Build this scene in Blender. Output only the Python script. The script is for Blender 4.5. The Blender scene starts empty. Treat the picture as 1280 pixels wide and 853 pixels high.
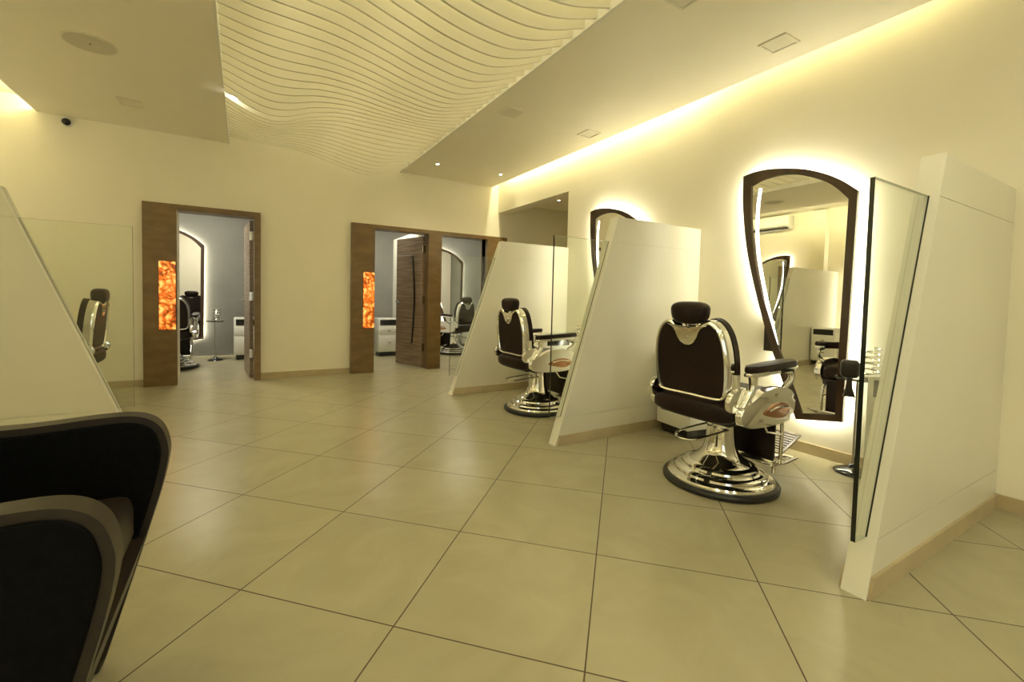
import bpy, bmesh, math, random
from mathutils import Vector, Matrix
random.seed(7)
PI = math.pi
col = bpy.context.scene.collection

# ------------------------------------------------------------------ materials
MATS = {}
def mat(name, color=(.8,.8,.8), rough=.5, metal=0.0, spec=.5, coat=0.0, emit=None, estr=0.0):
    m = bpy.data.materials.new(name); m.use_nodes = True
    b = m.node_tree.nodes['Principled BSDF']
    b.inputs['Base Color'].default_value = (*color, 1)
    b.inputs['Roughness'].default_value = rough
    b.inputs['Metallic'].default_value = metal
    b.inputs['Specular IOR Level'].default_value = spec
    b.inputs['Coat Weight'].default_value = coat
    if emit:
        b.inputs['Emission Color'].default_value = (*emit, 1)
        b.inputs['Emission Strength'].default_value = estr
    MATS[name] = m
    return m
def nodes(m): return m.node_tree.nodes, m.node_tree.links, m.node_tree.nodes['Principled BSDF']
def mottled(name, c1, c2, scale, rough, stretch=(1,1,1), bump=0.0, detail=4, spec=.5, coat=0.0, lo=.35, hi=.65):
    m = mat(name, c1, rough, spec=spec, coat=coat); N, L, b = nodes(m)
    tc = N.new('ShaderNodeTexCoord'); mp = N.new('ShaderNodeMapping'); mp.inputs['Scale'].default_value = stretch
    nz = N.new('ShaderNodeTexNoise'); nz.inputs['Scale'].default_value = scale; nz.inputs['Detail'].default_value = detail
    cr = N.new('ShaderNodeValToRGB'); cr.color_ramp.elements[0].color = (*c1,1); cr.color_ramp.elements[1].color = (*c2,1)
    cr.color_ramp.elements[0].position = lo; cr.color_ramp.elements[1].position = hi
    L.new(tc.outputs['Object'], mp.inputs['Vector']); L.new(mp.outputs[0], nz.inputs['Vector'])
    L.new(nz.outputs['Fac'], cr.inputs['Fac']); L.new(cr.outputs[0], b.inputs['Base Color'])
    if bump:
        bp = N.new('ShaderNodeBump'); bp.inputs['Strength'].default_value = bump; bp.inputs['Distance'].default_value = .002
        L.new(nz.outputs['Fac'], bp.inputs['Height']); L.new(bp.outputs[0], b.inputs['Normal'])
    return m
mottled('paint_cream', (.865,.82,.68), (.88,.835,.70), 3, .55, bump=.02)
mottled('paint_white', (.80,.78,.70), (.82,.80,.72), 4, .5)
mottled('screen_white', (.70,.675,.575), (.72,.695,.595), 2.5, .32)
mottled('slat_cream', (.77,.735,.60), (.79,.755,.625), 5, .5)
mottled('paint_grey', (.19,.187,.168), (.215,.211,.19), 3, .6)
mottled('skirting_tile', (.44,.36,.22), (.50,.41,.26), 6, .35)
mottled('taupe_laminate', (.150,.092,.034), (.205,.13,.052), 5, .38, stretch=(1,1,2.5), detail=8)
mottled('walnut', (.036,.020,.011), (.095,.056,.032), 9, .3, stretch=(1,1,.06), detail=6, lo=.3, hi=.7)
mottled('door_walnut', (.15,.10,.07), (.42,.31,.23), 4, .35, stretch=(.5,.5,12), detail=5, lo=.3, hi=.72)
mottled('leather_dark', (.010,.0045,.004), (.017,.008,.006), 60, .38, bump=.12, spec=.22)
mottled('leather_black', (.002,.002,.002), (.004,.004,.004), 60, .5, bump=.05, spec=.08)
mottled('leather_brown', (.013,.008,.0045), (.018,.0115,.0065), 50, .42, bump=.1)
mottled('leather_umber', (.010,.006,.004), (.015,.009,.006), 50, .45, bump=.1)
mat('chrome', (.86,.85,.82), .07, 1.0)
mat('brushed_steel', (.62,.60,.56), .22, 1.0)
mat('rubber', (.012,.012,.012), .45)
mat('black_gloss', (.006,.006,.007), .12, spec=.6)
mat('black_metal', (.015,.014,.013), .35)
mat('white_gloss', (.84,.84,.80), .25, coat=.3)
mat('plastic_white', (.78,.77,.70), .4)
mat('vent_frame', (.77,.73,.59), .5)
mat('diffuser', (.74,.70,.57), .35)
mat('speaker_mesh', (.62,.585,.46), .7)
mat('copper_inset', (.42,.21,.12), .12, 1.0)
mat('dark_gap', (.03,.025,.02), .8)
mat('mirror_silver', (.93,.93,.90), .0, 1.0)
mat('led_white', (1,1,1), .5, emit=(1,.96,.72), estr=29)
mat('led_strip_face', (1,1,1), .5, emit=(1,.97,.85), estr=5)
mat('led_cool', (1,1,1), .5, emit=(1,.95,.72), estr=20)
mat('lamp_glow', (1,1,1), .5, emit=(1,.95,.8), estr=40)
mat('tube_glow', (1,1,1), .5, emit=(1,.98,.85), estr=12)
mat('room_panel', (1,1,1), .5, emit=(1,.95,.78), estr=5)
mat('added_window_glow', (1,1,1), .5, emit=(.75,.88,1), estr=0.6)  # weak bluish glow for the window added behind the camera
# floor: diagonal beige tiles
TH, OX, OY, TS = .7915, 1.2585, 1.3361, .6
m = mat('floor_tile', (.5,.42,.28), .22); N, L, b = nodes(m)
tc = N.new('ShaderNodeTexCoord')
mp = N.new('ShaderNodeMapping'); mp.vector_type = 'TEXTURE'
mp.inputs['Location'].default_value = (OX, OY, 0); mp.inputs['Rotation'].default_value = (0,0,-TH); mp.inputs['Scale'].default_value = (TS,TS,TS)
L.new(tc.outputs['Object'], mp.inputs['Vector'])
sep = N.new('ShaderNodeSeparateXYZ'); L.new(mp.outputs[0], sep.inputs[0])
def math_node(op, a, bb=None):
    n = N.new('ShaderNodeMath'); n.operation = op
    for i, v in enumerate((a, bb)):
        if v is None: continue
        if isinstance(v, (int, float)): n.inputs[i].default_value = v
        else: L.new(v, n.inputs[i])
    return n.outputs[0]
def edge(o):
    f = math_node('FRACT', math_node('ADD', o, 100.0)); return math_node('MINIMUM', f, math_node('SUBTRACT', 1.0, f))
d = math_node('MINIMUM', edge(sep.outputs[0]), edge(sep.outputs[1]))
g = math_node('LESS_THAN', d, .0040)
fl = N.new('ShaderNodeVectorMath'); fl.operation = 'FLOOR'; L.new(mp.outputs[0], fl.inputs[0])
wn = N.new('ShaderNodeTexWhiteNoise'); L.new(fl.outputs[0], wn.inputs['Vector'])
ad = N.new('ShaderNodeVectorMath'); ad.operation = 'MULTIPLY_ADD'
L.new(wn.outputs['Color'], ad.inputs[0]); ad.inputs[1].default_value = (30,30,30); L.new(tc.outputs['Object'], ad.inputs[2])
nz = N.new('ShaderNodeTexNoise'); nz.inputs['Scale'].default_value = 2.6; nz.inputs['Detail'].default_value = 7; nz.inputs['Distortion'].default_value = 1.4
nz.inputs['Roughness'].default_value = .62
L.new(ad.outputs[0], nz.inputs['Vector'])
cr = N.new('ShaderNodeValToRGB'); e = cr.color_ramp.elements
e[0].position = .2; e[0].color = (.335,.302,.196,1); e[1].position = .78; e[1].color = (.41,.372,.25,1)
L.new(nz.outputs['Fac'], cr.inputs['Fac'])
mx = N.new('ShaderNodeMix'); mx.data_type = 'RGBA'; L.new(g, mx.inputs[0]); L.new(cr.outputs[0], mx.inputs[6]); mx.inputs[7].default_value = (.075,.05,.03,1)
L.new(mx.outputs[2], b.inputs['Base Color'])
rr = N.new('ShaderNodeMix'); rr.data_type = 'FLOAT'; L.new(g, rr.inputs[0]); rr.inputs[2].default_value = .27; rr.inputs[3].default_value = .8
L.new(rr.outputs[0], b.inputs['Roughness'])
# glass: thin architectural pane
def glassmat(name, tint):
    m = bpy.data.materials.new(name); m.use_nodes = True; N, L = m.node_tree.nodes, m.node_tree.links
    N.remove(N['Principled BSDF']); out = N['Material Output']
    t = N.new('ShaderNodeBsdfTransparent'); t.inputs[0].default_value = (*tint,1)
    gl = N.new('ShaderNodeBsdfGlossy'); gl.inputs['Roughness'].default_value = .01
    lw = N.new('ShaderNodeLayerWeight'); pw = N.new('ShaderNodeMath'); pw.operation = 'POWER'; L.new(lw.outputs['Facing'], pw.inputs[0]); pw.inputs[1].default_value = 5
    fr = N.new('ShaderNodeMath'); fr.operation = 'MULTIPLY_ADD'; L.new(pw.outputs[0], fr.inputs[0]); fr.inputs[1].default_value = .9; fr.inputs[2].default_value = .04
    mx = N.new('ShaderNodeMixShader'); L.new(fr.outputs[0], mx.inputs[0]); L.new(t.outputs[0], mx.inputs[1]); L.new(gl.outputs[0], mx.inputs[2])
    L.new(mx.outputs[0], out.inputs['Surface']); MATS[name] = m
glassmat('glass', (.965,.985,.955))
mat('glass_edge_dark', (.012,.014,.010), .15)
mat('glass_edge_green', (.42,.47,.38), .15)
# onyx
m = mat('onyx', (.5,.15,.03), .2); N, L, b = nodes(m)
tc = N.new('ShaderNodeTexCoord'); nz = N.new('ShaderNodeTexNoise'); nz.inputs['Scale'].default_value = 7; nz.inputs['Detail'].default_value = 6; nz.inputs['Distortion'].default_value = 2.2
vo = N.new('ShaderNodeTexVoronoi'); vo.feature = 'DISTANCE_TO_EDGE'; vo.inputs['Scale'].default_value = 13
L.new(tc.outputs['Object'], nz.inputs['Vector']); 
wv = N.new('ShaderNodeVectorMath'); wv.operation = 'MULTIPLY_ADD'; L.new(nz.outputs['Color'], wv.inputs[0]); wv.inputs[1].default_value = (.12,.12,.12); L.new(tc.outputs['Object'], wv.inputs[2])
L.new(wv.outputs[0], vo.inputs['Vector'])
mul = N.new('ShaderNodeMath'); mul.operation = 'MULTIPLY_ADD'; L.new(vo.outputs['Distance'], mul.inputs[0]); mul.inputs[1].default_value = 1.3; 
mu2 = N.new('ShaderNodeMath'); mu2.operation = 'MULTIPLY_ADD'; L.new(nz.outputs['Fac'], mu2.inputs[0]); mu2.inputs[1].default_value = 3.4; mu2.inputs[2].default_value = -1.42
L.new(mu2.outputs[0], mul.inputs[2])
cr = N.new('ShaderNodeValToRGB'); e = cr.color_ramp.elements
e[0].position = .08; e[0].color = (.10,.004,.0,1); e[1].position = .86; e[1].color = (1,.66,.16,1)
x = cr.color_ramp.elements.new(.45); x.color = (.95,.17,.012,1)
L.new(mul.outputs[0], cr.inputs['Fac']); L.new(cr.outputs[0], b.inputs['Emission Color']); b.inputs['Emission Strength'].default_value = .72

# ------------------------------------------------------------------ mesh helpers
def box(bm, x0, x1, y0, y1, z0, z1, bev=0, seg=2, mi=0):
    v = [bm.verts.new(p) for p in ((x0,y0,z0),(x1,y0,z0),(x1,y1,z0),(x0,y1,z0),(x0,y0,z1),(x1,y0,z1),(x1,y1,z1),(x0,y1,z1))]
    F = [bm.faces.new([v[i] for i in f]) for f in ((3,2,1,0),(4,5,6,7),(0,1,5,4),(1,2,6,5),(2,3,7,6),(3,0,4,7))]
    for f in F: f.material_index = mi
    if bev:
        es = {e for f in F for e in f.edges}
        bmesh.ops.bevel(bm, geom=list(es), offset=bev, segments=seg, profile=.5, affect='EDGES')
def prism(bm, pts, axis, a0, a1, bev=0, seg=2, mi=0):
    """extrude a 2-D polygon along an axis; pts are the two other coordinates in order"""
    def P(p, a):
        return (a, p[0], p[1]) if axis == 'x' else (p[0], a, p[1]) if axis == 'y' else (p[0], p[1], a)
    A = [bm.verts.new(P(p, a0)) for p in pts]; B = [bm.verts.new(P(p, a1)) for p in pts]
    n = len(pts); F = [bm.faces.new(A), bm.faces.new(B[::-1])]
    for i in range(n): F.append(bm.faces.new((A[i], B[i], B[(i+1)%n], A[(i+1)%n])))
    for f in F: f.material_index = mi
    if bev:
        es = list(F[0].edges) + list(F[1].edges)
        bmesh.ops.bevel(bm, geom=es, offset=bev, segments=seg, profile=.5, affect='EDGES')
    return F
def lathe(bm, prof, cx=0, cy=0, n=48, cz=0, caps=True):
    rings = []
    for r, z in prof:
        rings.append([bm.verts.new((cx+r*math.cos(2*PI*k/n), cy+r*math.sin(2*PI*k/n), cz+z)) for k in range(n)] if r > 1e-5 else [bm.verts.new((cx,cy,cz+z))])
    for a, b in zip(rings, rings[1:]):
        for k in range(n):
            q = [a[k%len(a)], a[(k+1)%len(a)], b[(k+1)%len(b)], b[k%len(b)]]
            u = []
            for v in q:
                if v not in u: u.append(v)
            if len(u) > 2: bm.faces.new(u)
    if caps and len(rings[0]) > 1: bm.faces.new(rings[0][::-1])
    if caps and len(rings[-1]) > 1: bm.faces.new(rings[-1])
def smoothpath(pts, k=6):
    """Catmull-Rom"""
    P = [Vector(p) for p in pts]; P = [P[0]*2-P[1]] + P + [P[-1]*2-P[-2]]; out = []
    for i in range(1, len(P)-2):
        for j in range(k):
            t = j/k
            out.append(.5*((2*P[i]) + (P[i+1]-P[i-1])*t + (2*P[i-1]-5*P[i]+4*P[i+1]-P[i+2])*t*t + (3*P[i]-P[i-1]-3*P[i+1]+P[i+2])*t**3))
    out.append(P[-2]); return out
def tube(bm, pts, r, n=10, closed=False, flat=1.0, smooth=0):
    P = smoothpath(pts, smooth) if smooth else [Vector(p) for p in pts]
    R = r if hasattr(r, '__len__') else None
    rings = []; N = len(P); up = None
    for i, p in enumerate(P):
        if closed: t = P[(i+1)%N]-P[i-1]
        else: t = P[min(i+1,N-1)]-P[max(i-1,0)]
        t.normalize()
        if up is None:
            up = t.orthogonal()
        up = (up - t*up.dot(t))
        if up.length < 1e-6: up = t.orthogonal()
        up.normalize(); s = t.cross(up)
        rr = r if R is None else (R[0] + (R[-1]-R[0])*i/(N-1) if len(R) == 2 else R[i])
        rings.append([bm.verts.new(p + (up*math.cos(2*PI*k/n) + s*math.sin(2*PI*k/n)*flat)*rr) for k in range(n)])
    for i in range(N if closed else N-1):
        a, b = rings[i], rings[(i+1)%N]
        for k in range(n): bm.faces.new((a[k], a[(k+1)%n], b[(k+1)%n], b[k]))
    if not closed: bm.faces.new(rings[0][::-1]); bm.faces.new(rings[-1])
def pillow(bm, c, s, p=2.6, n=24, m=14, tilt=0, fn=None):
    """superellipsoid cushion"""
    def sg(v, e): return math.copysign(abs(v)**e, v)
    e = 2/p; rows = []
    for j in range(m+1):
        ph = -PI/2 + PI*j/m
        row = []
        for k in range(n if 0 < j < m else 1):
            th = 2*PI*k/n
            v = Vector((s[0]*sg(math.cos(ph),e)*sg(math.cos(th),e), s[1]*sg(math.cos(ph),e)*sg(math.sin(th),e), s[2]*sg(math.sin(ph),e)))
            if tilt: v = Matrix.Rotation(tilt, 3, 'Y') @ v
            v += Vector(c)
            if fn: v = Vector(fn(v))
            row.append(bm.verts.new(v))
        rows.append(row)
    for a, b in zip(rows, rows[1:]):
        for k in range(n):
            u = []
            for v in (a[k%len(a)], a[(k+1)%len(a)], b[(k+1)%len(b)], b[k%len(b)]):
                if v not in u: u.append(v)
            if len(u) > 2: bm.faces.new(u)
def obj(name, bm, m, parent=None, ang=35, loc=None, rotz=0):
    bmesh.ops.recalc_face_normals(bm, faces=bm.faces)
    me = bpy.data.meshes.new(name); bm.to_mesh(me); bm.free()
    for mm in (m if isinstance(m, (list, tuple)) else [m]): me.materials.append(MATS[mm])
    for p in me.polygons: p.use_smooth = True
    me.set_sharp_from_angle(angle=math.radians(ang))
    o = bpy.data.objects.new(name, me); col.objects.link(o)
    if parent: o.parent = parent
    if loc: o.location = loc
    o.rotation_euler.z = rotz
    return o
def empty(name, loc=(0,0,0), rz=0):
    o = bpy.data.objects.new(name, None); col.objects.link(o); o.location = loc; o.rotation_euler.z = rz
    o.empty_display_size = .1; return o
def tag(o, label, cat, group=None):
    o['label'] = label; o['category'] = cat
    if group: o['group'] = group
    return o
def struct(name, bm, m, parent=None, ang=35):
    o = obj(name, bm, m, parent, ang); o['kind'] = 'structure'; return o
def copy_tree(o, parent=None):
    c = o.copy(); col.objects.link(c); c.parent = parent
    for ch in o.children: copy_tree(ch, c)
    return c
B = bmesh.new
def boxes(*L):
    bm = B()
    for l in L: box(bm, *l)
    return bm

# ------------------------------------------------------------------ the setting
XR, XL, YB, YF, ZC, ZT = 3.45, -2.9, 6.1, -2.8, 2.77, 3.25
bm = B(); box(bm, -3.2, 5.2, -3.0, 9.0, -.08, 0); struct('floor', bm, 'floor_tile')
# back wall with the three openings
struct('wall_back', boxes((XL-.1,-.64,YB,YB+.12,0,ZT), (-.64,.11,YB,YB+.12,1.95,ZT), (.11,1.52,YB,YB+.12,0,ZT),
    (1.52,3.24,YB,YB+.12,1.95,ZT), (2.29,2.48,YB,YB+.12,0,1.95), (3.24,5.1,YB,YB+.12,0,ZT)), 'paint_cream')
struct('wall_right', boxes((XR,XR+.2,YF,4.35,0,ZT), (XR,XR+.2,4.35,YB,2.385,ZT)), 'paint_cream')
struct('wall_recess', boxes((XR+.2,5.1,4.15,4.35,0,ZT), (5.0,5.1,4.35,YB,0,ZT)), 'paint_cream')
struct('ceiling_recess', boxes((XR+.2,5.0,4.35,YB,2.56,2.7)), 'paint_cream')
struct('wall_left', boxes((XL-.1,XL,YF,YB,0,ZT), (XL,XL+.16,4.22,4.48,0,2.87)), 'paint_cream')
# unseen street side behind the camera: wall, with a glowing window added for light
struct('wall_front', boxes((XL-.1,-1.6,YF-.12,YF,0,ZT), (2.2,XR+.2,YF-.12,YF,0,ZT), (-1.6,2.2,YF-.12,YF,0,.6), (-1.6,2.2,YF-.12,YF,2.3,ZT)), 'paint_cream')
w = struct('added_window_1', boxes((-1.6,2.2,YF-.07,YF-.06,.6,2.3)), 'added_window_glow')
struct('added_window_frame', boxes((-1.6,-1.54,YF-.1,YF+.02,.6,2.3),(2.14,2.2,YF-.1,YF+.02,.6,2.3),(.27,.33,YF-.1,YF+.02,.6,2.3),(-1.6,2.2,YF-.1,YF+.02,.6,.66),(-1.6,2.2,YF-.1,YF+.02,2.24,2.3)), 'black_metal', w)
# ceilings
struct('ceiling', boxes((XL-.1,5.1,YF-.1,YB,ZT,ZT+.1)), 'paint_cream')
struct('ceiling_right_soffit', boxes((1.89,3.33,YF,YB,ZC,2.80),(3.29,3.33,YF,YB,2.80,ZT),(1.89,1.95,YF,YB,2.80,ZT)), 'paint_cream')
struct('ceiling_left_soffit', boxes((-1.75,-.16,YF,YB,ZC,2.80),(-1.60,-.16,YF,YB,2.80,ZT)), 'paint_cream')
struct('ceiling_left_tray', boxes((XL,-1.60,YF,YB,2.90,ZT)), 'paint_cream')
struct('trim_1', boxes((1.872,1.89,YF,YB,ZC-.004,2.86)), 'paint_white')
struct('trim_2', boxes((-.16,-.145,YF,YB,ZC-.004,2.86)), 'paint_white')
# skirting
SK = .075
struct('baseboard_back', boxes((XL,-.94,YB-.012,YB,0,SK), (.175,1.22,YB-.012,YB,0,SK), (3.585,5.0,YB-.012,YB,0,SK)), 'skirting_tile')
struct('baseboard_right', boxes((XR-.012,XR,YF,4.35,0,SK)), 'skirting_tile')
struct('baseboard_left', boxes((XL,XL+.012,YF,4.22,0,SK),(XL,XL+.012,4.48,YB,0,SK)), 'skirting_tile')
# the rooms behind
struct('wall_rooms_back', boxes((-2.2,4.9,8.65,8.75,0,2.6)), 'paint_grey')
struct('wall_rooms_side', boxes((-2.3,-2.2,YB+.12,8.75,0,2.6), (1.10,1.20,YB+.12,8.65,0,2.6), (4.8,4.9,YB+.12,8.65,0,2.6)), 'paint_grey')
struct('wall_rooms_divider', boxes((2.385,2.43,6.75,8.12,0,2.08)), 'paint_white')
struct('ceiling_rooms', boxes((-2.3,4.9,YB+.12,8.75,2.6,2.7)), 'paint_white')

# ------------------------------------------------------------------ door surrounds
Y0, Y1 = 6.03, 6.24
d1 = empty('door_1'); d1['kind'] = 'structure'
bm = boxes((-.94,-.64,Y0,YB,0,2.0), (-.64,.105,Y0,YB,1.938,2.0), (.105,.172,Y0,YB,0,2.0), (.105,.112,YB,Y1,0,1.938), (-.64,.105,YB,Y1,1.938,1.95))
obj('frame', bm, 'taupe_laminate', d1)
obj('jamb', boxes((-.652,-.639,Y0+.004,Y1,0,1.938)), 'paint_white', d1)
d2 = empty('door_2'); d2['kind'] = 'structure'
bm = boxes((1.22,1.522,Y0,YB,0,2.0), (1.522,2.285,Y0,YB,1.948,2.0), (2.285,2.485,Y0,YB,0,2.0), (2.485,3.24,Y0,YB,1.948,2.0), (3.24,3.585,Y0,YB,0,2.0),
           (1.512,1.522,YB,Y1,0,1.948), (2.285,2.295,YB,Y1,0,1.948), (2.475,2.485,YB,Y1,0,1.948), (3.24,3.25,YB,Y1,0,1.948), (1.522,3.24,YB,Y1,1.948,1.96))
obj('frame', bm, 'taupe_laminate', d2)
def leaf(parent, hx, hy, ang, w, wave):
    e = empty('door_leaf', (hx,hy,0), ang); e.parent = parent      # runs along local +x from the hinge
    bm = boxes((0,w,0,.04,.012,1.92,.002,1)); obj('leaf_panel', bm, 'door_walnut', e)
    bm = B()
    for s in (-1, 1):
        y = .02 + s*.034
        lathe(bm, [(.024,-.004),(.024,.004)], 0, 0, 16)
    bm.free()
    bm = B()
    for s in (-1, 1):
        y = .02 + s*.02
        tube(bm, [(w-.06,y,.96),(w-.06,y+s*.045,.96),(w-.075,y+s*.055,.96),(w-.17,y+s*.055,.955)], .009, 10)
        tube(bm, [(w-.06,y,.96),(w-.06,y+s*.008,.96)], .024, 16)
    obj('handle', bm, 'brushed_steel', e)
    for z in (.25, .95, 1.68):
        bm = boxes((-.012,.006,-.006,.046,z,z+.11,.002,1)); obj('hinge', bm, 'brushed_steel', e)
    if wave:
        bm = B(); pts = [(w*.36-.055*math.sin((z-.35)/1.3*PI), .0, z) for z in [.35+1.3*i/24 for i in range(25)]]
        for s, y in ((-1,-.001),(1,.041)):
            tube(bm, [(p[0], y, p[2]) for p in pts], .016, 8, flat=1)
        obj('wave_inlay', bm, 'black_gloss', e)
        bm = B()
        for z in (.45, .98, 1.66): box(bm, w*.40, w, -.0015, .0415, z, z+.006)
        obj('metal_line', bm, 'brushed_steel', e)
    return e
# local +y of the leaf is its thickness
leaf(d1, .098, 6.20, math.radians(94.5), .74, False)
leaf(d2, 2.275, 6.16, math.radians(108), .64, True)

def onyx(x0, x1, z0, z1, label, r):
    t = empty('wall_lamp', ((x0+x1)/2, Y0, z0)); tag(t, label, 'wall lamp')
    w, h = (x1-x0)/2, z1-z0
    pts = []
    for cx, cz, a in ((w-r,r,-90),(w-r,h-r,0),(-w+r,h-r,90),(-w+r,r,180)):
        for k in range(5):
            an = math.radians(a+k*22.5); pts.append((cx+r*math.cos(an), cz+r*math.sin(an)))
    bm = B(); prism(bm, pts, 'y', -.012, 0); obj('onyx_panel', bm, 'onyx', t)
    bm = boxes((-w-.004,w+.004,-.003,0,-.004,h+.004)); obj('back_plate', bm, 'dark_gap', t)
onyx(-.80, -.652, .624, 1.373, 'glowing orange onyx wall panel set in the brown surround of the left doorway', .004)
onyx(1.372, 1.518, .61, 1.36, 'glowing orange onyx wall panel with rounded corners beside the middle doorway', .02)

# ------------------------------------------------------------------ wavy ceiling slats
XK = [-.14,.05,.2,.35,.55,.8,1.1,1.4,1.6,1.87]
ROWS = [(.4,[2.98,2.96,2.94,2.92,2.90,2.86,2.80,2.74,2.73,2.78]),
 (2.0,[2.90,2.88,2.865,2.85,2.83,2.775,2.70,2.68,2.70,2.78]),
 (2.5,[2.87,2.855,2.84,2.83,2.81,2.735,2.66,2.635,2.675,2.78]),
 (3.3,[2.83,2.80,2.79,2.785,2.77,2.725,2.655,2.62,2.67,2.78]),
 (4.0,[2.79,2.73,2.70,2.71,2.745,2.75,2.72,2.70,2.72,2.78]),
 (4.6,[2.74,2.65,2.615,2.64,2.72,2.775,2.78,2.78,2.78,2.78]),
 (5.3,[2.79,2.74,2.72,2.735,2.77,2.77,2.73,2.71,2.73,2.78]),
 (6.1,[2.83,2.825,2.82,2.815,2.805,2.75,2.67,2.62,2.67,2.757])]
def herm(xs, ys, x):
    n = len(xs)
    if x <= xs[0]: return ys[0]
    if x >= xs[-1]: return ys[-1]
    i = max(k for k in range(n-1) if xs[k] <= x)
    def sl(k):
        a, b = max(k-1,0), min(k+1,n-1); return (ys[b]-ys[a])/(xs[b]-xs[a])
    h = xs[i+1]-xs[i]; t = (x-xs[i])/h
    return (2*t**3-3*t*t+1)*ys[i] + (t**3-2*t*t+t)*h*sl(i) + (-2*t**3+3*t*t)*ys[i+1] + (t**3-t*t)*h*sl(i+1)
def slat_z(x, y):
    return herm([r[0] for r in ROWS], [herm(XK, r[1], x) for r in ROWS], y)
for k in range(-13, 35):
    y = 2.02 + .117*k; n = 56
    bm = B(); T = .016; top = []; bot = []
    pts = []
    for i in range(n+1):
        x = -.143 + (1.87+.143)*i/n; pts.append((x, slat_z(x, y)))
    pts2 = [(p[0], p[1]+.19) for p in reversed(pts)]
    A = [[bm.verts.new((p[0], -T/2*s, p[1])) for p in pts] for s in (1,-1)]
    C_ = [[bm.verts.new((p[0], -T/2*s, p[1]+.19)) for p in pts] for s in (1,-1)]
    for i in range(n):
        for s in (0,1): bm.faces.new((A[s][i],A[s][i+1],C_[s][i+1],C_[s][i]))
        bm.faces.new((A[0][i],A[0][i+1],A[1][i+1],A[1][i])); bm.faces.new((C_[0][i],C_[0][i+1],C_[1][i+1],C_[1][i]))
    for i in (0,n): bm.faces.new((A[0][i],A[1][i],C_[1][i],C_[0][i]))
    o = obj('ceiling_slat', bm, 'slat_cream', None, 40, (0,y,0))
    tag(o, 'thin cream slat with a wavy lower edge, one of the row spanning the ceiling recess', 'ceiling slat', 'wavy slats across the ceiling recess')
# bare tube showing at the left end of the slats
t = empty('tube_light', (-.085,4.49,2.72)); tag(t, 'short bright tube light showing beside the left ends of the ceiling slats', 'light')
bm = B(); tube(bm, [(-.038,0,.05),(.03,0,-.024)], .011, 10); obj('tube', bm, 'tube_glow', t)
bm = B(); tube(bm, [(-.050,0,.064),(-.036,0,.049)], .014, 10); obj('end_cap', bm, 'plastic_white', t)

# ------------------------------------------------------------------ screens (partitions) with glass
def screen(name, x_foot, x_top, x_wall, y0, th, H, gx, label, group=None, back_sk=True):
    """foot at x_foot, top at x_top, running to the wall at x_wall"""
    t = empty(name, (0,0,0)); t.location = (x_foot, y0, 0)
    s = 1 if x_wall > x_foot else -1
    def X(z): return (x_top-x_foot)*z/H
    W = x_wall - x_foot
    bm = B(); E = .006*s
    for a, c in ((0,.2),(.203,1.497),(1.50,H)):
        prism(bm, [(X(a)+E,a),(W-.001*s,a),(W-.001*s,c),(X(c)+E,c)], 'y', 0, th)
    prism(bm, [(X(.0)+.02*s,.0),(W-.002*s,.0),(W-.002*s,H-.01),(X(H-.01)+.02*s,H-.01)], 'y', .004, th-.004)
    obj('panel', bm, 'screen_white', t)
    bm = B(); prism(bm, [(X(0),0.0),(X(0)+.009*s,0.0),(X(H)+.009*s,H+.002),(X(H),H+.002)], 'y', -.003, th+.003)
    obj('edge_trim', bm, 'paint_white', t)
    bm = B(); prism(bm, [(X(0)+.012*s,0),(W,0),(W,SK),(X(SK)+.012*s,SK)], 'y', -.012, 0)
    prism(bm, [(X(0)+.012*s,0),(W,0),(W,SK),(X(SK)+.012*s,SK)], 'y', th, th+.012)
    obj('skirting', bm, 'skirting_tile', t)
    # glass fills the triangle between the leaning edge and a plumb line at the foot
    g = gx - x_foot; zb, zt = .203, 1.502; yc = th/2
    bm = B(); F = prism(bm, [(g,zb),(X(zb),zb),(X(zt),zt),(g,zt)], 'y', yc-.0075, yc+.0075)
    F[5].material_index = 1; F[3].material_index = 1; F[2].material_index = 1; F[4].material_index = 1
    F[5].material_index = 2
    obj('glass_pane', bm, ['glass','glass_edge_green','glass_edge_dark'], t)
    bm = B(); w_ = .002*s
    prism(bm, [(X(zb)-w_,zb),(X(zb)+.001*s,zb),(X(zt)+.001*s,zt),(X(zt)-w_,zt)], 'y', yc-.0105, yc-.0055); obj('glass_seal', bm, 'black_metal', t)
    tag(t, label, 'partition', group); return t
screen('partition_screen', 1.917, 2.436, XR, .665, .072, 1.675, 1.893, 'large white leaning-edge partition at the right of the photo, glass pane on its front edge')
screen('partition_screen', 1.918, 2.46, XR, 2.493, .072, 1.69, 1.888, 'white leaning-edge partition behind the nearest barber chair, with a clear glass pane')
screen('partition_screen', 1.918, 2.50, XR, 4.32, .072, 1.69, 1.905, 'farthest white leaning-edge partition, beside the brown double doorway')
screen('partition_screen', -.70, -1.33, XL, 4.04, .072, 1.69, -.688, 'white leaning-edge partition on the left side behind the black tub chair')

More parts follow.
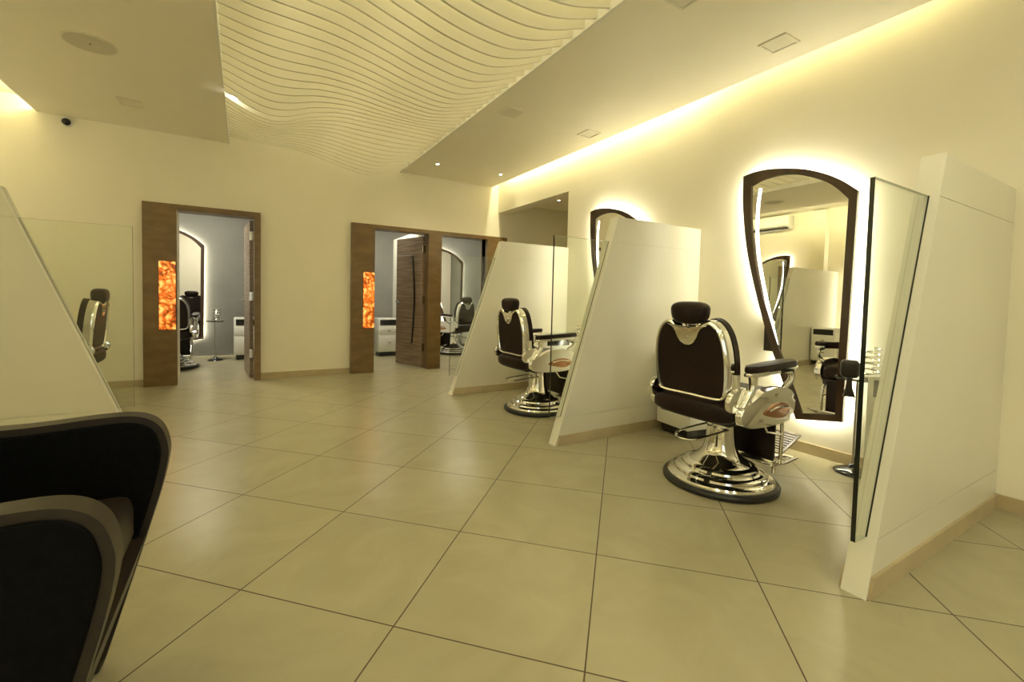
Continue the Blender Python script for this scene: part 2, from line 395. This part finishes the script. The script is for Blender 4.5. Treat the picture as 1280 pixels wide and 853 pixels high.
# ------------------------------------------------------------------ mirrors
OUT = [[(0,2.046),(.09,2.060),(.20,2.056),(.328,2.031),(.461,1.990),(.587,1.927),(.682,1.859),(.760,1.787)],
       [(.760,1.787),(.756,1.479),(.750,.963),(.746,.651),(.741,.29)],
       [(.741,.29),(.463,.242)],
       [(.463,.242),(.403,.39),(.307,.64),(.221,.872),(.128,1.175),(.051,1.489),(.008,1.808),(0,2.046)]]
INN = [[(.066,1.958),(.14,1.985),(.234,1.994),(.32,1.988),(.42,1.962),(.565,1.889),(.645,1.822),(.712,1.743)],
       [(.712,1.743),(.707,1.327),(.703,.855),(.700,.328)],
       [(.700,.328),(.497,.292)],
       [(.497,.292),(.437,.45),(.335,.70),(.253,.934),(.180,1.15),(.118,1.40),(.076,1.70),(.066,1.958)]]
def resample(path, n):
    P = smoothpath([(a,b,0) for a,b in path], 10) if len(path) > 2 else [Vector((a,b,0)) for a,b in path]
    D = [0]
    for a, b in zip(P, P[1:]): D.append(D[-1]+(b-a).length)
    out = []
    for i in range(n):
        s = D[-1]*i/n; k = max(j for j in range(len(D)-1) if D[j] <= s+1e-9)
        f = (s-D[k])/(D[k+1]-D[k]); q = P[k].lerp(P[k+1], f); out.append((q.x, q.y))
    return out
def loop(sides, ns=(24,12,6,24)):
    return [p for s, n in zip(sides, ns) for p in resample(s, n)]
LO, LI = loop(OUT), loop(INN)
def ribbon(bm, L1, L2, x0, x1):
    """ring between two closed loops; local x is depth away from the wall, y runs right, z up"""
    n = len(L1)
    r = [[bm.verts.new((x, p[0], p[1])) for p in L] for L, x in ((L1,x0),(L2,x0),(L2,x1),(L1,x1))]
    for i in range(n):
        j = (i+1)%n
        for a in range(4): b = (a+1)%4; bm.faces.new((r[a][i], r[a][j], r[b][j], r[b][i]))
def mirror_mesh():
    t = empty('wall_mirror')
    bm = B(); ribbon(bm, LO, LI, .045, .075); obj('frame', bm, 'walnut', t, 30)
    bm = B(); c = [sum(p[k] for p in LI)/len(LI) for k in (0,1)]
    prism(bm, [(p[0],p[1]) for p in LI], 'x', .05, .062); obj('mirror_glass', bm, 'mirror_silver', t, 20)
    sh = [(c[0]+(p[0]-c[0])*.955, c[1]+(p[1]-c[1])*.975) for p in LO]
    sh2 = [(c[0]+(p[0]-c[0])*.93, c[1]+(p[1]-c[1])*.96) for p in LO]
    bm = B(); ribbon(bm, sh, sh2, .012, .040); obj('backlight', bm, 'led_white', t, 30)
    bm = boxes((0,.045,.2,.6,.7,1.6)); obj('wall_bracket', bm, 'dark_gap', t)
    S = smoothpath([(.133,1.927,0),(.121,1.789,0),(.123,1.605,0),(.142,1.42,0),(.180,1.235,0),(.232,1.024,0),(.318,.70,0)], 6)
    bm = B(); w = .011; a = []; 
    for i, p in enumerate(S):
        tg = (S[min(i+1,len(S)-1)]-S[max(i-1,0)]).normalized(); nn = Vector((tg.y,-tg.x,0))*w
        a.append([bm.verts.new((x, (p+s*nn).x, (p+s*nn).y)) for x in (.0622,.0645) for s in (-1,1)])
    for u, v in zip(a, a[1:]):
        for k, l in ((0,1),(1,3),(3,2),(2,0)): bm.faces.new((u[k],u[l],v[l],v[k]))
    bm.faces.new((a[0][0],a[0][1],a[0][3],a[0][2])); bm.faces.new((a[-1][0],a[-1][1],a[-1][3],a[-1][2]))
    obj('light_strip', bm, 'led_strip_face', t)
    return t
# local +x points out of the wall, local +y to the viewer's right
MG = 'backlit mirrors with walnut frames'
m0 = mirror_mesh(); m0.location = (XR,2.085,0); m0.rotation_euler.z = PI
tag(m0, 'nearest and largest-looking backlit mirror with a walnut frame, on the right wall', 'mirror', MG)
def put_mirror(loc, rz, label):
    m = copy_tree(m0); m.location = loc; m.rotation_euler.z = rz; m['label'] = label; return m
put_mirror((XR,3.855,0), PI, 'backlit walnut-framed mirror half hidden behind the second white partition')
put_mirror((XL,4.87,0), 0, 'backlit walnut-framed mirror on the left wall, seen only in reflection')
put_mirror((XL,3.02,0), 0, 'added unseen backlit walnut-framed mirror on the left wall nearer the entrance')  # unseen extra mirror, added for the light of its backlight
for m_ in (put_mirror((-1.31,8.65,0), -PI/2, 'backlit mirror on the grey wall of the room behind the left doorway'),
           put_mirror((3.27,8.65,0), -PI/2, 'backlit arched mirror seen through the rightmost doorway opening')):
    for c in m_.children:
        if c.name.startswith('backlight'):
            c.data = c.data.copy(); c.data.materials[0] = MATS['led_cool']

# ------------------------------------------------------------------ barber chair (faces local +x)
def smooth_loop(pts, k=6):
    P = [Vector((a,b,0)) for a,b in pts]; n = len(P); out = []
    for i in range(n):
        p0,p1,p2,p3 = P[i-1],P[i],P[(i+1)%n],P[(i+2)%n]
        for j in range(k):
            t = j/k; q = .5*((2*p1)+(p2-p0)*t+(2*p0-5*p1+4*p2-p3)*t*t+(3*p1-p0-3*p2+p3)*t**3); out.append((q.x,q.y))
    return out
def barber_chair():
    t = empty('barber_chair')
    # base and pedestal
    bm = B(); lathe(bm, [(.0,0),(.298,0),(.310,.006),(.312,.022),(.304,.034),(.29,.038)], n=64); obj('base_ring', bm, 'rubber', t)
    bm = B(); lathe(bm, [(.288,.03),(.287,.045),(.280,.054),(.258,.060),(.250,.066),(.247,.078),(.235,.086),(.214,.090),(.205,.098),(.202,.110),
        (.188,.120),(.165,.124),(.155,.134),(.130,.150),(.108,.170),(.094,.195),(.084,.23),(.078,.28),(.074,.34),(.072,.40),(.072,.425)], n=64)
    obj('pedestal', bm, 'chrome', t, 28)
    bm = B(); tube(bm, [(-.078,.0,.42),(-.080,.0,.24)], .017, 10, flat=.6); obj('pedestal_rib', bm, 'chrome', t)
    bm = B(); tube(bm, [(0,.085,.325),(-.12,.10,.315),(-.24,.10,.305),(-.315,.065,.30),(-.335,.01,.298),(-.30,-.04,.30),(-.2,-.055,.31),(-.04,-.07,.325)], .0065, 8, smooth=5)
    obj('pump_lever', bm, 'chrome', t)
    # seat
    bm = B(); box(bm, -.27,.24,-.235,.235,.405,.45,.012,2); box(bm, -.12,.12,-.12,.12,.37,.41,.01); obj('seat_frame', bm, 'black_metal', t)
    bm = B(); pillow(bm, (-.01,0,.505), (.305,.262,.065), 4.2, 36, 14); obj('seat_cushion', bm, 'leather_dark', t)
    bm = B(); pillow(bm, (-.265,0,.470), (.062,.27,.058), 3.2, 24, 14); obj('rear_roll', bm, 'leather_dark', t)
    # side shells
    shell = smooth_loop([(-.285,.485),(-.27,.440),(-.20,.415),(-.05,.405),(.10,.408),(.18,.43),(.215,.485),(.208,.545),(.15,.590),(.04,.606),(-.08,.595),(-.18,.555),(-.255,.520)], 5)
    inset = smooth_loop([(-.09,.475),(0,.450),(.09,.442),(.15,.465),(.155,.500),(.10,.520),(.02,.520),(-.05,.500)], 5)
    for s in (-1, 1):
        bm = B(); F = prism(bm, shell, 'y', s*.262, s*.312, .016, 4)
        p = obj('side_shell', bm, 'chrome', t, 50)
        bm = B(); prism(bm, inset, 'y', s*.308, s*.318, .004, 2); obj('shell_inset', bm, 'copper_inset', p)
        bm = B(); tube(bm, [(-.05,s*.319,.49),(.04,s*.321,.505),(.14,s*.319,.495)], .006, 8, smooth=4); obj('shell_bar', bm, 'chrome', p)
        # arm: pad, chrome rim, front scroll and rear post
        A = smooth_loop([(-.20,-.026),(-.12,-.038),(.08,-.043),(.20,-.036),(.232,.0),(.20,.036),(.08,.043),(-.12,.038),(-.20,.026),(-.218,0)], 4)
        def pad(z0, z1, k, bev):
            bm = B(); prism(bm, [(a*k, s*.288+b_*k) for a, b_ in A], 'z', z0, z1, bev, 3)
            for v in bm.verts: v.co.z += .045*(v.co.x+.05)
            return bm
        ar = obj('armrest', pad(.700,.738,1.0,.014), 'leather_dark', t, 50)
        obj('armrest_rim', pad(.684,.704,1.02,.005), 'chrome', ar, 50)
        bm = B(); tube(bm, [(.13,s*.288,.690),(.19,s*.288,.680),(.212,s*.288,.655),(.195,s*.288,.625),(.155,s*.288,.605),(.135,s*.288,.58),(.14,s*.29,.55)], .0135, 10, smooth=5, flat=1.3)
        obj('arm_scroll', bm, 'chrome', ar)
        bm = B(); tube(bm, [(-.165,s*.288,.690),(-.158,s*.288,.65),(-.165,s*.288,.61),(-.20,s*.286,.56),(-.25,s*.285,.50)], [.026,.017], 12, smooth=4)
        obj('arm_post', bm, 'chrome', ar)
        bm = B(); prism(bm, smooth_loop([(-.29,.60),(-.22,.62),(-.17,.60),(-.19,.56),(-.26,.50),(-.32,.50),(-.335,.56)],4), 'y', s*.245, s*.275, .006, 2)
        obj('recline_bracket', bm, 'chrome', t)
    # leg rest and foot rest
    bm = B(); box(bm, .215,.242,-.20,.20,.145,.44,.008,2); obj('leg_rest', bm, 'leather_dark', t)
    bm = B(); box(bm, .208,.248,-.205,.205,.110,.145,.006,2); 
    obj('leg_rest_bar', bm, 'chrome', t)
    fr = None
    bm = B()
    for s in (-1,1):
        tube(bm, [(.20,s*.215,.42),(.26,s*.22,.36),(.26,s*.22,.18),(.28,s*.215,.12),(.46,s*.21,.125)], .011, 10, smooth=4)
        tube(bm, [(.23,s*.20,.115),(.23,s*.20,.070)], .012, 10)
        tube(bm, [(.05,s*.225,.40),(.10,s*.225,.335),(.25,s*.225,.30)], .006, 8)
    box(bm, .26,.46,-.205,.205,.105,.130,.006,2); fr = obj('foot_rest', bm, 'chrome', t)
    bm = B(); a = Matrix.Rotation(-.36, 4, 'Y') 
    def slant(x, z): return (.32 + x*math.cos(.36) - z*math.sin(.36), .160 + x*math.sin(.36) + z*math.cos(.36))
    for x0, x1, y0, y1 in [(.0,.012,-.195,.195),(.218,.23,-.195,.195),(.0,.23,-.195,-.183),(.0,.23,.183,.195)] + [(.018+.0245*i,.030+.0245*i,-.185,.185) for i in range(8)]:
        prism(bm, [slant(x0,0),slant(x1,0),slant(x1,.010),slant(x0,.010)], 'y', y0, y1)
    obj('foot_grille', bm, 'brushed_steel', fr)
    # backrest, tilted a little
    be = empty('backrest'); be.parent = t; be.location = (-.262,0,.535); be.rotation_euler = (0, -.10, 0)
    half = [(0,.0),(.17,.0),(.222,.018),(.240,.07),(.247,.17),(.243,.26),(.225,.34),(.195,.395),(.155,.425),(.115,.428),(.075,.405),(.04,.388)]
    outl = smooth_loop(half + [(-a,b) for a,b in reversed(half[1:])], 5)
    def inset_loop(L, k):
        n = len(L); out = []
        for i in range(n):
            a, b = Vector((*L[i-1],0)), Vector((*L[(i+1)%n],0)); tg = (b-a).normalized(); nn = Vector((-tg.y, tg.x, 0))
            out.append((L[i][0]+nn.x*k, L[i][1]+nn.y*k))
        return out
    inn = inset_loop(outl, .024)
    bm = B(); n = len(outl)
    prof = [(0,-.022),(.006,-.040),(.014,-.046),(.022,-.042),(.026,-.030)]   # (inset, x) rounded rear rim of the band
    rings = []
    side = [(0,.022)] + [(0,-.018)] + prof
    for k, x in side:
        L_ = inset_loop(outl, k); rings.append([bm.verts.new((x, p[0], p[1])) for p in L_])
    L_ = inset_loop(outl, .012); rings.append([bm.verts.new((.0, p[0], p[1])) for p in L_]); rings.append([bm.verts.new((.022, p[0], p[1])) for p in L_])
    for a, b in zip(rings, rings[1:]+[rings[0]]):
        for i in range(n): bm.faces.new((a[i],a[(i+1)%n],b[(i+1)%n],b[i]))
    obj('back_frame', bm, 'chrome', be, 40)
    bm = B(); prism(bm, inn, 'x', -.034, .01, .010, 3); obj('back_panel', bm, 'leather_dark', be, 50)
    cu = [(p[0]*.985, .215+(p[1]-.215)*.985) for p in outl]
    bm = B(); prism(bm, [(p[0]*1.0, p[1]) for p in inset_loop(outl, -.004)], 'x', .020, .060, .018, 4)
    obj('back_cushion', bm, 'leather_dark', be, 50)
    bm = B(); prism(bm, smooth_loop([(-.135,.402),(-.09,.385),(-.065,.335),(-.035,.300),(0,.292),(.035,.300),(.065,.335),(.09,.385),(.135,.402),(.08,.398),(0,.383),(-.08,.398)],4), 'x', -.050, -.030, .003, 2)
    bp = obj('back_plate', bm, 'chrome', be, 50)
    bm = B(); tube(bm, [(-.047,0,.335),(-.057,0,.335)], .010, 12); obj('bolt', bm, 'brushed_steel', bp)
    for s in (-1,1):
        bm = B(); tube(bm, [(.02,s*.250,.0),(.02,s*.252,.15)], .012, 10, flat=1.5); obj('side_hinge', bm, 'chrome', be)
    # headrest
    he = empty('headrest'); he.parent = t; he.location = (-.30,0,0)
    bm = B()
    def hf(v): return (v.x, v.y*(1+.10*(v.z-1.0)/.06), v.z)
    pillow(bm, (-.022,0,.995), (.055,.116,.062), 3.0, 28, 16, fn=hf); obj('head_pillow', bm, 'leather_dark', he)
    bm = B(); 
    for s in (-.03,.03): tube(bm, [(.0,s,1.0),(-.003,s,.94),(.03,s,.86)], .007, 8)
    obj('head_rod', bm, 'chrome', he)
    def narrow(o):
        for c in o.children:
            if c.name.split('.')[0] in ('base_ring','pedestal','pedestal_rib','pump_lever'): continue
            if c.type == 'MESH':
                for v in c.data.vertices: v.co.y *= .935
            narrow(c)
    narrow(t)
    return t
ch = barber_chair()
ch.location = (2.43,1.57,0); ch.rotation_euler.z = math.radians(0)
tag(ch, 'nearest dark leather barber chair with chrome frame, between the two large partitions', 'barber chair', 'vintage style barber chairs')
def put_chair(loc, deg, label):
    c = copy_tree(ch); c.location = loc; c.rotation_euler.z = math.radians(deg); c['label'] = label; return c
put_chair((2.41,3.43,0), 0, 'second dark leather barber chair, standing behind the middle partition and its glass')
put_chair((-1.39,5.02,0), 180, 'barber chair seen through glass at the far left, only its upper back showing')
put_chair((-.85,7.42,0), 90, 'barber chair in the room behind the left doorway, facing the backlit mirror')
put_chair((3.40,7.60,0), 112, 'barber chair in the room behind the rightmost doorway opening')

# ------------------------------------------------------------------ trolleys (front faces local -y)
def trolley():
    t = empty('trolley'); w, d = .185, .165
    bm = B(); box(bm, -w,w,-d,d,.075,.655,.008,2); obj('cabinet_body', bm, 'white_gloss', t)
    bm = B(); box(bm, -w+.03,w-.03,-d+.03,d-.03,.02,.078); 
    for sx in (-1,1):
        for sy in (-1,1): tube(bm, [(sx*(w-.05)-.012,sy*(d-.05),.018),(sx*(w-.05)+.012,sy*(d-.05),.018)], .018, 12)
    obj('plinth', bm, 'black_metal', t)
    bm = B(); box(bm, -w+.03,w-.03,-d-.003,-d+.01,.535,.632,.003,1); obj('display_window', bm, 'black_gloss', t)
    for z0, z1 in ((.375,.505),(.10,.365)):
        bm = B(); box(bm, -w+.012,w-.012,-d-.010,-d+.002,z0,z1,.004,2); dr = obj('drawer', bm, 'white_gloss', t)
        zc = (z0+z1)/2
        bm = B(); box(bm, -.03,.03,-d-.022,-d-.009,zc-.012,zc+.012,.004,2); obj('handle', bm, 'brushed_steel', dr)
    return t
tr = trolley(); tr.location = (.045,8.10,0)
tag(tr, 'white salon trolley with black display, in the room behind the left doorway', 'trolley', 'white salon trolleys')
def put_trolley(loc, deg, label):
    c = copy_tree(tr); c.location = loc; c.rotation_euler.z = math.radians(deg); c['label'] = label; return c
put_trolley((2.17,7.75,0), 0, 'white salon trolley in front of the white divider behind the middle doorway')
put_trolley((3.09,2.27,0), -8, 'white salon trolley half hidden behind the nearest barber chair')
put_trolley((3.04,4.10,0), 0, 'white salon trolley behind the second barber chair')
put_trolley((3.272,.938,0), -90, 'white salon trolley seen through the glass of the large right partition')
put_trolley((4.15,8.30,0), 0, 'white salon trolley behind the barber chair in the rightmost room')
put_trolley((-2.12,3.825,0), 90, 'white salon trolley beside the left partition, seen only in the nearest mirror')

# ------------------------------------------------------------------ round side stands and spiral dryer holders
def stand():
    t = empty('side_stand')
    bm = B(); lathe(bm, [(0,0),(.100,0),(.104,.006),(.098,.014),(.07,.026),(.035,.036),(.02,.055),(.012,.06)], n=40); obj('base', bm, 'black_gloss', t)
    bm = B(); tube(bm, [(0,0,.05),(0,0,.595)], .010, 12); obj('pole', bm, 'brushed_steel', t)
    bm = B(); lathe(bm, [(0,.593),(.112,.593),(.117,.598),(.117,.604),(.112,.608),(0,.608)], n=40); obj('tray', bm, 'black_gloss', t)
    return t
def coil():
    bm = B(); pts = []
    for i in range(5*16+1):
        a = 2*PI*i/16; pts.append((.050*math.cos(a), .050*math.sin(a), .012+.175*i/80))
    tube(bm, pts, .0055, 6); tube(bm, [(.050,0,0),(.050,0,.187)], .004, 6); lathe(bm, [(0,0),(.045,0),(.045,.005),(0,.005)], n=20)
    return obj('dryer_holder', bm, 'chrome', None)
st = stand(); st.location = (3.315,1.246,0); tag(st, 'round side stand with black foot beside the large right partition', 'side stand', 'round side stands')
co = coil(); co.location = (3.345,1.200,.608); tag(co, 'chrome spiral dryer holder on the stand beside the large right partition', 'dryer holder', 'spiral dryer holders')
for loc, d, l1, l2 in (((-.38,8.02,0), .01, 'round side stand beside the mirror in the left room', 'chrome spiral dryer holder on the stand in the left room'),
                   ((3.10,3.63,0), -.01, 'round side stand beyond the second barber chair', 'chrome spiral dryer holder beyond the second barber chair')):
    c = copy_tree(st); c.location = loc; c['label'] = l1
    k = co.copy(); col.objects.link(k); k.location = (loc[0]+d, loc[1], .608); k['label'] = l2
# hair dryer hanging at the tray's edge
t = empty('hair_dryer', (3.160,1.232,.618)); t.rotation_euler.z = math.radians(-62)
bm = B(); pillow(bm, (0,0,.055), (.047,.040,.056), 4.0, 24, 12); obj('barrel', bm, 'black_metal', t)
bm = B(); prism(bm, [(-.014,.01),(.016,.01),(.012,-.06),(.034,-.115),(-.028,-.115),(-.010,-.06)], 'y', -.015, .015, .004, 2); obj('handle', bm, 'black_metal', t)
tag(t, 'black hair dryer hanging at the edge of the stand beside the mirror', 'hair dryer')

# ------------------------------------------------------------------ black tub chair, bottom left (faces +x)
t = empty('tub_chair', (-.52,1.27,0)); tag(t, 'black leather tub chair with brown trim at the bottom left corner of the photo', 'armchair')
prof = [(-.96,.0),(-.96,.30),(-.97,.62),(-.95,.70),(-.88,.715),(-.70,.703),(-.527,.698),(-.44,.700),(-.346,.706),(-.275,.706),(-.232,.694),(-.204,.668),(-.190,.630),(-.186,.585),(-.200,.505),(-.229,.394),(-.265,.264),(-.301,.137),(-.335,.02),(-.345,.0)]
P3 = [(p[0]+.52, p[1]) for p in prof]
def insetp(L, k):
    n = len(L); out = []
    for i in range(n):
        a, b = Vector((*L[i-1],0)), Vector((*L[(i+1)%n],0)); tg = (b-a).normalized(); nn = Vector((tg.y, -tg.x, 0))
        out.append((L[i][0]+nn.x*k, max(L[i][1]+nn.y*k, .03)))
    return out
fine = []
sp = smoothpath([(a,b,0) for a,b in P3[1:-1]], 4); fine = [(P3[0][0],P3[0][1])] + [(v.x,v.y) for v in sp] + [(P3[-1][0],P3[-1][1])]
for name, yc in (('arm', .30), ('arm', -.30)):
    so = 1 if yc > 0 else -1
    bm = B(); prism(bm, fine, 'y', yc-.028, yc+.028, .018, 4); a = obj(name, bm, 'leather_brown', t, 60)
    ins = insetp(fine, .022)
    bm = B(); prism(bm, ins, 'y', yc-.035, yc+.035, .006, 2); obj('arm_panel', bm, 'leather_black', a, 50)
    bm = B()
    for yy in (yc-.031, yc+.031): tube(bm, [(p[0], yy, p[1]) for p in insetp(fine,.0205)], .0035, 6)
    obj('piping', bm, 'leather_black', a)
bm = B(); box(bm, -.40,.262,-.268,.268,.36,.50,.035,3); obj('seat', bm, 'leather_umber', t)
bm = B(); prism(bm, [(-.40,.05),(.182,.05),(.246,.24),(.282,.365),(-.40,.365)], 'y', -.270, .270); obj('seat_base', bm, 'leather_brown', t)
bm = B(); box(bm, -.44,-.30,-.27,.27,.10,.82,.03,3); obj('backrest', bm, 'leather_black', t)
for sx in (-.36,.14):
    for sy in (-.22,.22):
        bm = B(); lathe(bm, [(0,0),(.025,0),(.02,.065),(0,.065)], sx, sy, 16); obj('foot', bm, 'black_metal', t)

# ------------------------------------------------------------------ ceiling fittings
def square_light(loc, rz, label, s=.088):
    t = empty('square_downlight', loc, rz); tag(t, label, 'ceiling light', 'square recessed ceiling lights')
    bm = B(); w = s
    for b_ in ((-w,w,-w,-w+.014),(-w,w,w-.014,w),(-w,-w+.014,-w+.014,w-.014),(w-.014,w,-w+.014,w-.014)): box(bm, *b_, -.010, 0)
    obj('frame', bm, 'vent_frame', t)
    bm = B(); box(bm, -w+.014,w-.014,-w+.014,w-.014,-.004,0); obj('diffuser', bm, 'diffuser', t)
    return t
square_light((3.04,1.675,ZC), .0, 'unlit square ceiling light nearest the right wall, above the first barber chair')
square_light((3.075,3.57,ZC), .0, 'unlit square ceiling light beside the right cove, above the second station')
square_light((2.135,3.56,ZC), .0, 'unlit square ceiling light close to the edge of the wavy slats')
square_light((2.135,1.70,ZC), .0, 'unlit square ceiling light cut by the top edge of the photo')
square_light((-.90,5.30,ZC), .0, 'unlit square ceiling light on the left soffit behind the round speaker')
t = empty('ceiling_speaker', (-.93,4.205,ZC)); tag(t, 'round flush ceiling speaker on the left soffit', 'speaker')
bm = B(); lathe(bm, [(.150,0),(.150,-.006),(.142,-.009),(.138,-.006),(.138,0)], n=48, caps=False); obj('rim', bm, 'vent_frame', t)
bm = B(); lathe(bm, [(0,-.006),(.139,-.006),(.139,0),(0,0)], n=48); obj('grille', bm, 'speaker_mesh', t)
bm = B(); lathe(bm, [(0,-.009),(.006,-.009),(.006,-.006),(0,-.006)], n=12); obj('centre_stud', bm, 'black_metal', t)
def spot(loc, label, power, size=.9):
    t = empty('spot_downlight', loc); tag(t, label, 'ceiling light', 'small lit spot downlights')
    bm = B(); lathe(bm, [(.030,0),(.030,-.004),(.018,-.004),(.018,0)], n=24, caps=False); obj('ring', bm, 'plastic_white', t)
    bm = B(); lathe(bm, [(0,-.003),(.016,-.003),(.016,0),(0,0)], n=16); obj('bulb', bm, 'lamp_glow', t)
    ld = bpy.data.lights.new('spot_light', 'SPOT'); ld.energy = power; ld.spot_size = 2.0; ld.spot_blend = .9; ld.color = (1,.84,.50); ld.shadow_soft_size = .03
    lo = bpy.data.objects.new('spot_light', ld); col.objects.link(lo); lo.parent = t; lo.location = (0,0,-.02)
spot((2.166,5.45,ZC), 'small lit spot downlight near the far end of the wavy slats', 12)
spot((3.081,5.40,ZC), 'small lit spot downlight near the far end of the right cove', 12)
spot((4.14,5.45,2.56), 'small lit spot downlight in the recess at the far right corner', 3)
# dome camera on the back wall
t = empty('dome_camera', (-1.53,YB,2.715)); tag(t, 'small black dome security camera high on the back wall', 'camera')
bm = B(); tube(bm, [(0,0,0),(0,-.022,0)], .048, 24); obj('mount_ring', bm, 'plastic_white', t)
bm = B(); pillow(bm, (0,-.03,-.006), (.036,.030,.034), 2, 20, 12); obj('dome', bm, 'black_gloss', t)
# air conditioner on the left wall
t = empty('air_conditioner', (XL,5.30,2.60)); tag(t, 'white split air conditioner high on the left wall, seen in the mirror', 'air conditioner')
bm = B(); prism(bm, [(0,0),(.13,0),(.20,.05),(.21,.12),(.20,.26),(0,.26)], 'y', -.44, .44, .01, 2); obj('housing', bm, 'white_gloss', t)
bm = B(); box(bm, .10,.195,-.40,.40,-.003,.020); obj('outlet_slot', bm, 'dark_gap', t)
# wall socket
t = empty('wall_socket', (XR,2.15,.70)); tag(t, 'small white wall socket behind the nearest barber chair', 'socket')
bm = boxes((-.010,0,-.042,.042,-.042,.042,.003,2)); obj('plate', bm, 'plastic_white', t)
bm = boxes((-.012,-.009,-.02,.02,-.02,.02)); obj('insert', bm, 'vent_frame', t)

# ------------------------------------------------------------------ lamps
def area(name, loc, rot, sx, sy, power, color):
    ld = bpy.data.lights.new(name, 'AREA'); ld.shape = 'RECTANGLE'; ld.size = sx; ld.size_y = sy; ld.energy = power; ld.color = color
    o = bpy.data.objects.new(name, ld); col.objects.link(o); o.location = loc; o.rotation_euler = rot; return o
WARM = (1,.92,.50)
LY = YB - YF; CY = (YB+YF)/2
# cove strips hidden on the soffit ledges
area('cove_strip_right', (3.375,4.20,3.10), (0,math.radians(-14),0), .04, 3.3, 24, (1,.93,.56))
area('cove_strip_right', (3.375,1.75,3.10), (0,math.radians(-14),0), .04, 1.8, 4, (1,.93,.56))
area('cove_strip_left', (-1.66,CY,2.845), (0,math.radians(90),0), .05, LY-.1, 36, WARM)
# strips above the wavy slats
for x, p in ((.25,21),(.9,21),(1.55,21)):
    area('recess_strip', (x,CY+.2,3.22), (0,0,0), .05, LY-.5, p, (1,.93,.60))
# lamps of the treatment rooms
for x, y, p in ((-.6,7.4,25),(1.8,7.4,16),(3.6,7.4,18)):
    bm = boxes((x-.3,x+.3,y-.3,y+.3,2.585,2.6)); 
    o = obj('ceiling_panel_light', bm, 'room_panel', None)
    tag(o, {-.6:'flat square ceiling panel light of the left room',1.8:'flat square ceiling panel light of the middle room',3.6:'flat square ceiling panel light of the right room'}[x], 'ceiling light')
    area('room_light', (x,y,2.575), (0,0,0), .6, .6, p, (1,.94,.74))
# unseen ceiling lamps added behind the camera to help light the hall
for x, y, p, l in ((2.6,-.6,4,'added unseen square ceiling light behind the camera on the right soffit'),(2.6,-1.9,3,'added unseen square ceiling light by the shop window on the right soffit'),
                (-.9,-.6,5,'added unseen square ceiling light behind the camera on the left soffit'),(-.9,-1.9,3,'added unseen square ceiling light by the shop window on the left soffit')):
    square_light((x,y,ZC), 0, l)
    area('hall_fill_light', (x,y,ZC-.015), (0,0,0), .15, .15, p, (1,.92,.56))

w = bpy.data.worlds.new('world'); w.use_nodes = True; bpy.context.scene.world = w
w.node_tree.nodes['Background'].inputs[0].default_value = (1,.9,.7,1); w.node_tree.nodes['Background'].inputs[1].default_value = .02

# ------------------------------------------------------------------ camera
f, yaw, pitch, roll = 552.56, .528, .0401, .0226
cx, cy = 627.12, 395.01
F = Vector((math.sin(yaw)*math.cos(pitch), math.cos(yaw)*math.cos(pitch), -math.sin(pitch)))
r = Vector((math.cos(yaw), -math.sin(yaw), 0)); u = r.cross(F)
R = r*math.cos(roll)+u*math.sin(roll); U = -r*math.sin(roll)+u*math.cos(roll)
cd = bpy.data.cameras.new('camera'); cam = bpy.data.objects.new('camera', cd); col.objects.link(cam)
M4 = Matrix((R, U, -F)).transposed().to_4x4(); M4.translation = (0,0,1.7526*.6); cam.matrix_world = M4
cd.sensor_fit = 'HORIZONTAL'; cd.sensor_width = 36; cd.lens = f/1280*36; cd.clip_start = .05; cd.clip_end = 60
cd.shift_x = (640-cx)/1280; cd.shift_y = (cy-426.5)/1280
sc = bpy.context.scene; sc.camera = cam
sc.view_settings.view_transform = 'Standard'; sc.view_settings.look = 'None'; sc.view_settings.gamma = 1
sc.view_settings.use_curve_mapping = False; sc.view_settings.exposure = 0.66
try:
    sc.cycles.use_denoising = True; sc.cycles.max_bounces = 10; sc.cycles.diffuse_bounces = 6; sc.cycles.glossy_bounces = 6
    sc.cycles.transparent_max_bounces = 12; sc.cycles.sample_clamp_indirect = 6; sc.cycles.caustics_reflective = False
except Exception: pass
